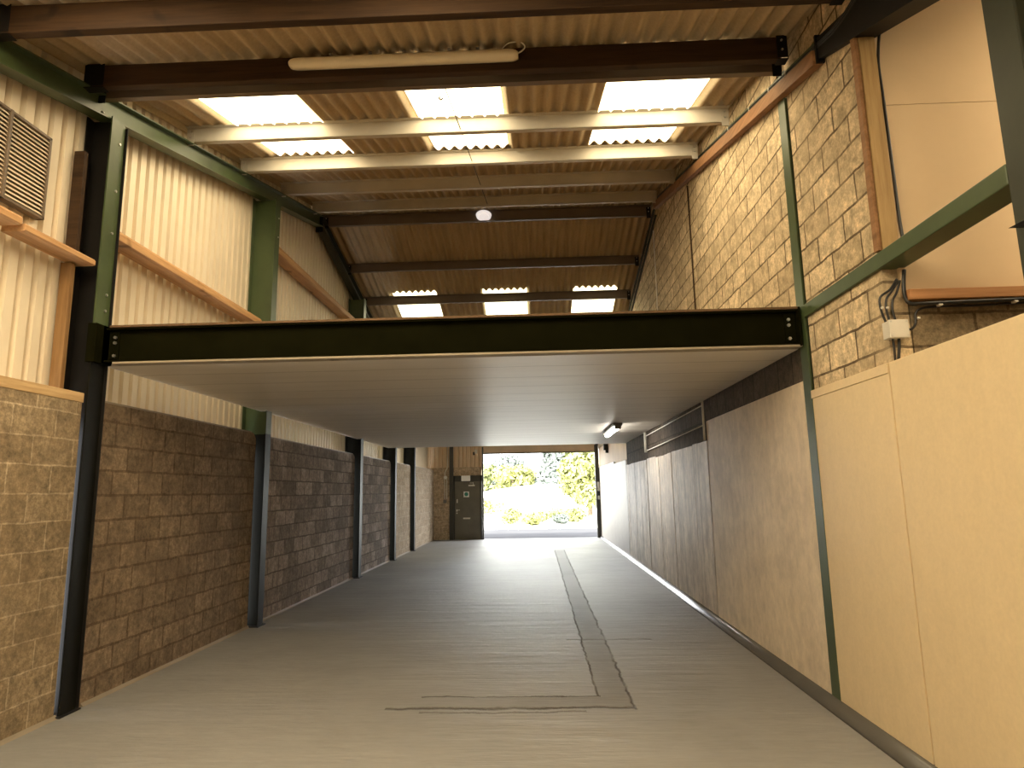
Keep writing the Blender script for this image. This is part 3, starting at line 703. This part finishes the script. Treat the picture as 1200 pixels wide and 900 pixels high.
for (x, z, l) in ((2.66, 2.906, 'white clip on the cable run under the brown rail, nearer the box'), (3.14, 2.915, 'white clip on the cable run under the brown rail, further along'), (2.532, 2.83, 'white clip on the cable leaving the box side'), (2.303, 2.905, 'white clip on the left cable loop above the box'), (2.338, 2.905, 'white clip on the second cable loop above the box')):
    bm = boxes((x-.012, x+.012, yj-.075, yj-.04, z-.006, z+.006)) if x > 2.6 else boxes((x-.007, x+.007, yj-.04, yj-.012, z-.007, z+.007))
    tag(build('cable_clip', bm, M['whiteplastic'], None, .002), l, 'clip')
r = empty('junction_box', 'square pale junction box at the corner under the green tie beam', 'junction box')
bm = boxes((2.315, 2.435, yj-.06, yj+.018, 2.695, 2.81)); build('housing', bm, M['whiteplastic'], r, .004)
bm = boxes((2.312, 2.438, yj-.075, yj-.061, 2.692, 2.813)); build('lid', bm, M['whiteplastic'], r, .004)
for x in (2.325, 2.425):
    for z in (2.705, 2.80):
        bm = NB(); cyl(bm, (x, yj-.074, z), 'y', .005, -.003, 8); build('screw', bm, M['bolt'], r)

# conduits on right wall
def pipe(label, pts, r=.012, mat='conduit', sm=False):
    bm = NB(); tube(bm, pts, r, 8, sm); return tag(build('conduit', bm, M[mat], None, 0, True), label, 'conduit')
xc = XR-.02
pipe('white upright conduit on dark block band, nearer one', [(xc, 9.05, 2.40), (xc, 9.05, ZM-.003)], .017)
pipe('white upright conduit on dark block band, further one', [(xc, 13.95, 2.52), (xc, 13.95, ZM-.003)], .03)
pipe('upper thin white conduit along dark block band', [(xc, 9.1, 2.89), (xc, 13.9, 2.86)], .009)
pipe('lower thin white conduit along dark block band', [(xc, 9.1, 2.61), (xc, 13.9, 2.55)], .009)
pipe('thin brown upright conduit up the sandy block wall below the ridge', [(XR-.0, 9.165, 3.31), (XR-.0, 9.165, 6.2)], .012, 'timber_dark')
pipe('thin pale upright conduit up the block wall past the ridge', [(XR-.0, 11.925, 3.31), (XR-.0, 11.925, 6.65)], .012, 'conduit')

# ------------------------------------------------------------------ far end wall
Y0 = YE
bm = boxes((-4.3, -3.34, Y0, Y0+.14, 0, 2.69)); o = struct('wall_end', bm, M['blk_end']); o['label'] = 'tan blockwork corner beside the personnel door'; o['category'] = 'wall'
bm = NB(); ribbed(bm, -4.3, -2.1, lambda s, h, z: (s, Y0+.03+h, z), lambda s: Zs(Y0)+.05, 2.62); o = struct('wall_end.001', bm, M['clad_tan']); o['label'] = 'tan sheeting above the personnel door'; o['category'] = 'wall'
bm = boxes((-3.2, -2.12, Y0+.01, Y0+.12, 2.38, 2.70)); o = struct('wall_end.002', bm, M['blk_end']); o['label'] = 'tan panel between door head and sheeting'; o['category'] = 'wall'
bm = NB(); ribbed(bm, -2.1, 2.6, lambda s, h, z: (s, Y0+.03+h, z), lambda s: Zs(Y0)+.05, 3.42); o = struct('wall_end.003', bm, M['clad_tan'])
bm = boxes((2.36, 2.6, Y0, Y0+.14, 0, 3.9)); struct('wall_end.004', bm, M['clad_tan'])
bm = boxes((-3.34, -3.2, Y0-.10, Y0+.1, 0, 3.70)); tag(build('steel_post', bm, M['doorframe'], None, .006), 'black post on the far end wall beside the closed door', 'steel post')
bm = boxes((2.235, 2.335, Y0-.12, Y0+.05, 0, 3.70)); tag(build('steel_post', bm, M['doorframe'], None, .006), 'black post at the right side of the roller door opening', 'steel post')
# personnel door
d = bpy.data.objects.new('door_1', None); C.objects.link(d); d['kind'] = 'structure'; d['label'] = 'closed olive grey personnel door beside the roller opening'; d['category'] = 'door'
bm = boxes((-3.2, -3.14, Y0-.04, Y0+.08, 0, 2.38), (-2.18, -2.11, Y0-.04, Y0+.08, 0, 2.38), (-3.2, -2.11, Y0-.04, Y0+.08, 2.16, 2.24), (-3.2, -2.11, Y0-.04, Y0+.02, 2.241, 2.38))
build('door_frame', bm, M['doorframe'], d, .004)
bm = boxes((-3.15, -2.17, Y0-.01, Y0+.035, .0, 2.17)); build('door_leaf', bm, M['doorpaint'], d, .004)
bm = boxes((-2.83, -2.56, Y0-.025, Y0-.011, .755, .81)); build('letter_plate', bm, M['chrome'], d, .003)
bm = boxes((-3.075, -3.035, Y0-.022, Y0-.011, 1.36, 1.50)); build('lock', bm, M['chrome'], d, .003)
bm = boxes((-3.09, -3.04, Y0-.03, Y0-.011, 1.04, 1.12), (-3.08, -2.95, Y0-.06, Y0-.035, 1.085, 1.105), (-3.07, -3.055, Y0-.04, Y0-.025, 1.085, 1.10)); build('handle', bm, M['chrome'], d, .002)
bm = NB(); cyl(bm, (-3.065, Y0-.011, .98), 'y', .025, -.012, 12); build('lock_cylinder', bm, M['chrome'], d)
bm = boxes((-2.62, -2.38, Y0-.06, Y0-.011, 1.98, 2.03)); build('door_closer', bm, M['chrome'], d, .005)
bm = boxes((-2.44, -2.425, Y0-.10, Y0-.045, 2.031, 2.12), (-2.56, -2.43, Y0-.11, Y0-.10, 2.09, 2.105)); build('closer_arm', bm, M['chrome'], d)
bm = boxes((-2.81, -2.60, Y0-.018, Y0-.011, 1.57, 1.78)); sg = build('sign', bm, M['signwhite'], d)
bm = NB(); cyl(bm, (-2.705, Y0-.019, 1.68), 'y', .075, -.003, 24); build('sign_symbol', bm, M['signgreen'], sg)['label'] = 'round dark green symbol'
r = empty('emergency_light', 'white box light above the personnel door', 'light fitting')
bm = boxes((-2.88, -2.54, Y0-.12, Y0-.041, 2.20, 2.30)); build('housing', bm, M['greybox'], r, .006)
bm = boxes((-2.88, -2.54, Y0-.17, Y0-.121, 2.17, 2.38)); build('cover', bm, M['white_lit'], r, .015)
r = empty('door_alarm', 'small white sensor high beside the roller opening', 'sensor')
bm = boxes((-2.38, -2.28, Y0-.08, Y0-.0, 3.20, 3.36)); build('housing', bm, M['whiteplastic'], r, .01)
bm = boxes((-2.44, -2.385, Y0-.05, Y0-.0, 3.15, 3.27)); build('bracket', bm, M['blacksteel'], r, .005)
pipe('white conduit dropping down the end wall to a small round box', [(-3.42, Y0-.03, 3.6), (-3.42, Y0-.03, 2.75), (-3.44, Y0-.03, 2.66), (-3.52, Y0-.03, 2.52), (-3.52, Y0-.03, 2.38)], .022, 'conduit')
r = empty('conduit_box', 'small round white box on the end wall conduit', 'junction box')
bm = NB(); cyl(bm, (-3.5, Y0, 2.32), 'y', .07, -.06, 16); build('housing', bm, M['whiteplastic'], r)
bm = NB(); cyl(bm, (-3.5, Y0-.06, 2.32), 'y', .06, -.01, 16); build('lid', bm, M['signwhite'], r)
pipe('left white conduit below the round box on the end wall', [(-3.53, Y0-.03, 2.26), (-3.53, Y0-.03, 1.5)], .018, 'conduit')
pipe('right white conduit below the round box on the end wall', [(-3.45, Y0-.03, 2.26), (-3.45, Y0-.03, 1.5)], .018, 'conduit')
bm = boxes((-3.58, -3.46, Y0-.06, Y0-.0, 1.36, 1.48)); tag(build('light_switch', bm, M['greybox'], None, .006), 'small dark switch at the conduit ends on the end wall', 'switch')
# roller shutter
r = empty('roller_shutter', 'roller shutter rolled up over the wide far opening', 'roller door')
bm = NB()
for k in range(9):
    z = 3.22+k*.05; prism(bm, [(Y0-.06, z), (Y0-.045, z), (Y0-.045, z+.0505), (Y0-.06, z+.0505), (Y0-.068, z+.023)], 'x', -2.06, 2.23)
box(bm, -2.06, 2.23, Y0-.052, Y0-.044, 3.2, 3.68)
build('curtain', bm, M['clad_tan'], r)
bm = boxes((-2.06, 2.23, Y0-.075, Y0-.04, 3.17, 3.22)); build('bottom_bar', bm, M['doorpaint'], r, .004)
for a, b in ((-2.10, -2.04), (2.19, 2.235)):
    bm = boxes((a, b, Y0-.10, Y0-.0, 0, 3.45)); build('guide_rail', bm, M['doorframe'], r, .004)
bm = NB(); cyl(bm, (-2.08, Y0-.16, 3.62), 'x', .12, 4.3, 24); build('barrel', bm, M['greybox'], r)
r = empty('shutter_control', 'roller shutter control box on the black post at right', 'control box')
bm = boxes((2.25, 2.33, Y0-.19, Y0-.121, 1.72, 2.05)); build('housing', bm, M['whiteplastic'], r, .006)
bm = boxes((2.25, 2.33, Y0-.18, Y0-.121, 1.55, 1.70)); build('motor_switch', bm, M['blacksteel'], r, .006)
bm = boxes((2.255, 2.325, Y0-.18, Y0-.121, 1.40, 1.54)); build('isolator', bm, M['whiteplastic'], r, .006)
r = empty('wall_bracket', 'small black box on the tan sheeting high at the far right', 'bracket')
bm = boxes((XR-.12, XR+.03, 21.6, 21.75, 3.05, 3.25)); build('housing', bm, M['blacksteel'], r, .005)
bm = boxes((XR-.06, XR+.03, 21.63, 21.72, 2.96, 3.049)); build('arm', bm, M['blacksteel'], r)

# ------------------------------------------------------------------ outdoors
def ground_z(x, y):
    t_ = max(0, min(1, (y-46)/34)); t_ = t_*t_*(3-2*t_)
    hump = 2.1*math.exp(-((x-1.0)/11)**2-((y-74)/14)**2)
    return -.06 + t_*.5 + hump
bm = NB(); nx, ny = 60, 50; G = {}
for i in range(nx+1):
    for j in range(ny+1):
        x = -75+150*i/nx; y = 31.5+110*j/ny
        G[i, j] = bm.verts.new((x, y, ground_z(x, y)))
for i in range(nx):
    for j in range(ny): bm.faces.new((G[i, j], G[i+1, j], G[i+1, j+1], G[i, j+1]))
o = build('ground', bm, M['gravel'], None, 0, True); o['kind'] = 'structure'; o['label'] = 'pale sunlit ground rising in a low bank'; o['category'] = 'ground'
bm = boxes((-40, 40, YE+.15, 31.5, -.2, -.015)); o = build('ground', bm, M['yard'], None); o['kind'] = 'structure'; o['label'] = 'grey yard surface just outside the opening'; o['category'] = 'ground'

def foliage(bm, blobs, n, size, seed):
    rnd = random.Random(seed)
    tot = sum(b[3]*b[4]*b[5] for b in blobs)
    for (cx, cy_, cz_, rx, ry, rz) in blobs:
        for _ in range(int(n*rx*ry*rz/tot)+30):
            while True:
                v = Vector((rnd.uniform(-1, 1), rnd.uniform(-1, 1), rnd.uniform(-1, 1)))
                if .05 < v.length <= 1: break
            v = v.normalized()*(v.length**.35)
            p = Vector((cx+v.x*rx, cy_+v.y*ry, cz_+v.z*rz))
            nrm = (v+Vector((rnd.uniform(-.8, .8), rnd.uniform(-.8, .8), rnd.uniform(-.5, .9)))).normalized()
            u = nrm.orthogonal().normalized(); w = nrm.cross(u)
            a = rnd.uniform(0, 2*PI); u, w = u*math.cos(a)+w*math.sin(a), w*math.cos(a)-u*math.sin(a)
            s = size*rnd.uniform(.6, 1.3)
            bm.faces.new([bm.verts.new(p+q) for q in (u*s, w*s*.55+nrm*s*.12, -u*s, -w*s*.55+nrm*s*.12)])
def tree(name, label, x, y, h, blobs, leaf, n, size, seed, trunk=.2, cat='tree', grp='trees beyond the yard'):
    z0 = ground_z(x, y) if y > 31.5 else 0
    r = empty(name, label, cat, grp); r.location = (x, y, z0)
    bm = NB(); foliage(bm, blobs, n, size, seed); o = build('foliage', bm, M[leaf]); o.parent = r
    bm = NB(); cyl(bm, (0, 0, -.1), 'z', trunk, h*.75, 8, trunk*.4)
    for k in range(4):
        a = k*1.6+seed; cyl(bm, (0, 0, h*(.3+.1*k)), (math.cos(a), math.sin(a), .8), trunk*.4, h*.3, 6, trunk*.15)
    o = build('trunk', bm, M['bark']); o.parent = r
    return r
PX = lambda px, y: (px-630)/776.*y+.02*y*0      # photo column to X at depth y
def bl(R_, h, rnd, k=9, low=.15):
    out = []
    for i in range(k):
        z = h*(low+(1-low)*rnd.random()*.8); w = R_*(1-.6*(z/h))
        a = rnd.random()*2*PI
        out.append((math.cos(a)*w*.6, math.sin(a)*w*.6, z, R_*.5, R_*.5, h*.2))
    return out
specs = [
 ('broadleaf_tree', 'round-topped grey green tree at the left half of the roller opening', 597, 108, 7.6, 5.4, 'leaf3', 2200, .42),
 ('broadleaf_tree', 'low bushy tree against left edge of the roller opening', 570, 98, 5.2, 3.0, 'leaf', 1800, .36),
 ('broadleaf_tree', 'low bushy tree in front of the round-topped tree', 601, 86, 3.8, 3.2, 'leaf4', 1500, .34),
 ('broadleaf_tree', 'low yellow green tree between the round-topped tree and the conifer', 630, 103, 4.6, 3.2, 'leaf4', 1600, .34),
 ('broadleaf_tree', 'tall mid green tree right of the conifer', 681, 100, 9.4, 4.2, 'leaf', 2400, .42),
 ('broadleaf_tree', 'bright leafy tree hanging into right edge of the roller opening', 691, 47, 5.0, 2.6, 'leaf4', 3600, .20),
 ('broadleaf_tree', 'pale leafy tree behind the bright right-hand tree', 708, 86, 8.8, 5.6, 'leaf2', 2200, .4),
]
for k, (nm, lb, px, y, h, R_, lf, n, s) in enumerate(specs):
    rnd = random.Random(50+k)
    b = bl(R_, h, rnd, 10, .12 if k != 5 else .22)
    if k == 0: b = [(0, 0, h*.62, R_*.62, R_*.6, h*.34), (-1.6, 0, h*.4, R_*.6, R_*.6, h*.28), (1.8, 0, h*.38, R_*.6, R_*.6, h*.28)]
    tree(nm, lb, PX(px, y), y, h, b, lf, n, s, 11+k)
# conifer
y = 84; h = 7.2
tree('conifer_tree', 'dark pointed conifer in the middle of the tree line', PX(649, y), y, h, [(0, 0, h*(.12+.085*i), 2.6*(1-i/11.5), 2.6*(1-i/11.5), .5) for i in range(11)], 'leaf3', 1800, .34, 33)
for k, (px, y, h, R_, lf, lb) in enumerate([
 (567, 42, 1.5, 1.3, 'leaf4', 'tallest yellow green shrub at left edge of the opening'), (600, 38, .95, 1.0, 'leaf4', 'broad low shrub second from the left outside'), (626, 35.5, .75, .75, 'leaf4', 'rounded low shrub in the middle outside'),
 (653, 44, .7, 1.3, 'leaf', 'long low shrub on the pale ground, further off'), (657, 36.5, .6, .45, 'leaf3', 'small grey green shrub near the middle outside'), (673, 38.5, .85, .7, 'leaf4', 'yellowish shrub right of the small grey green one')]):
    rnd = random.Random(80+k)
    b = [(rnd.uniform(-.5, .5)*R_, rnd.uniform(-.5, .5)*R_, h*rnd.uniform(.3, .7), R_*.55, R_*.55, h*.35) for _ in range(6)]
    tree('garden_shrub', lb, PX(px, y), y, h, b, lf, 700, .10, 90+k, .03, 'shrub', 'shrubs outside the opening')

# ------------------------------------------------------------------ light
w = bpy.data.worlds.new('world'); sc.world = w; w.use_nodes = True
t = w.node_tree; bg = t.nodes['Background']
bg.inputs[0].default_value = (.95, .975, 1.0, 1); bg.inputs[1].default_value = 7.0
sun = bpy.data.lights.new('sun', 'SUN'); sun.energy = 10; sun.angle = .02; sun.color = (1, .95, .84)
so = bpy.data.objects.new('sun', sun); C.objects.link(so); so.rotation_euler = (math.radians(42), 0, math.radians(-25))

# ------------------------------------------------------------------ camera (fitted to the photo's vanishing points)
F = 760.
def vnorm(v): return Vector(v).normalized()
dvec = vnorm((30, 125.5, F)); up = Vector((-81, -4585, F)); up = (up-dvec*up.dot(dvec)).normalized(); rx = dvec.cross(up)
R_ = Matrix((rx, dvec, up))                    # rows: world axes seen in image space (right, down, forward)
cam = bpy.data.cameras.new('camera'); cam.sensor_width = 36; cam.lens = F/1200*36; cam.clip_end = 500; cam.clip_start = .05
co = bpy.data.objects.new('camera', cam); C.objects.link(co)
right, down, fwd = R_.col[0], R_.col[1], R_.col[2]
mw = Matrix((right, -down, -fwd)).transposed().to_4x4(); mw.translation = Vector((0, 0, 1.75))
co.matrix_world = mw
sc.camera = co
vs = sc.view_settings; vs.view_transform = 'Standard'; vs.look = 'None'; vs.gamma = 1; vs.use_curve_mapping = False; vs.exposure = 0.78
cy_ = sc.cycles; cy_.max_bounces = 10; cy_.diffuse_bounces = 8; cy_.glossy_bounces = 3; cy_.sample_clamp_indirect = 12; cy_.caustics_reflective = False; cy_.caustics_refractive = False
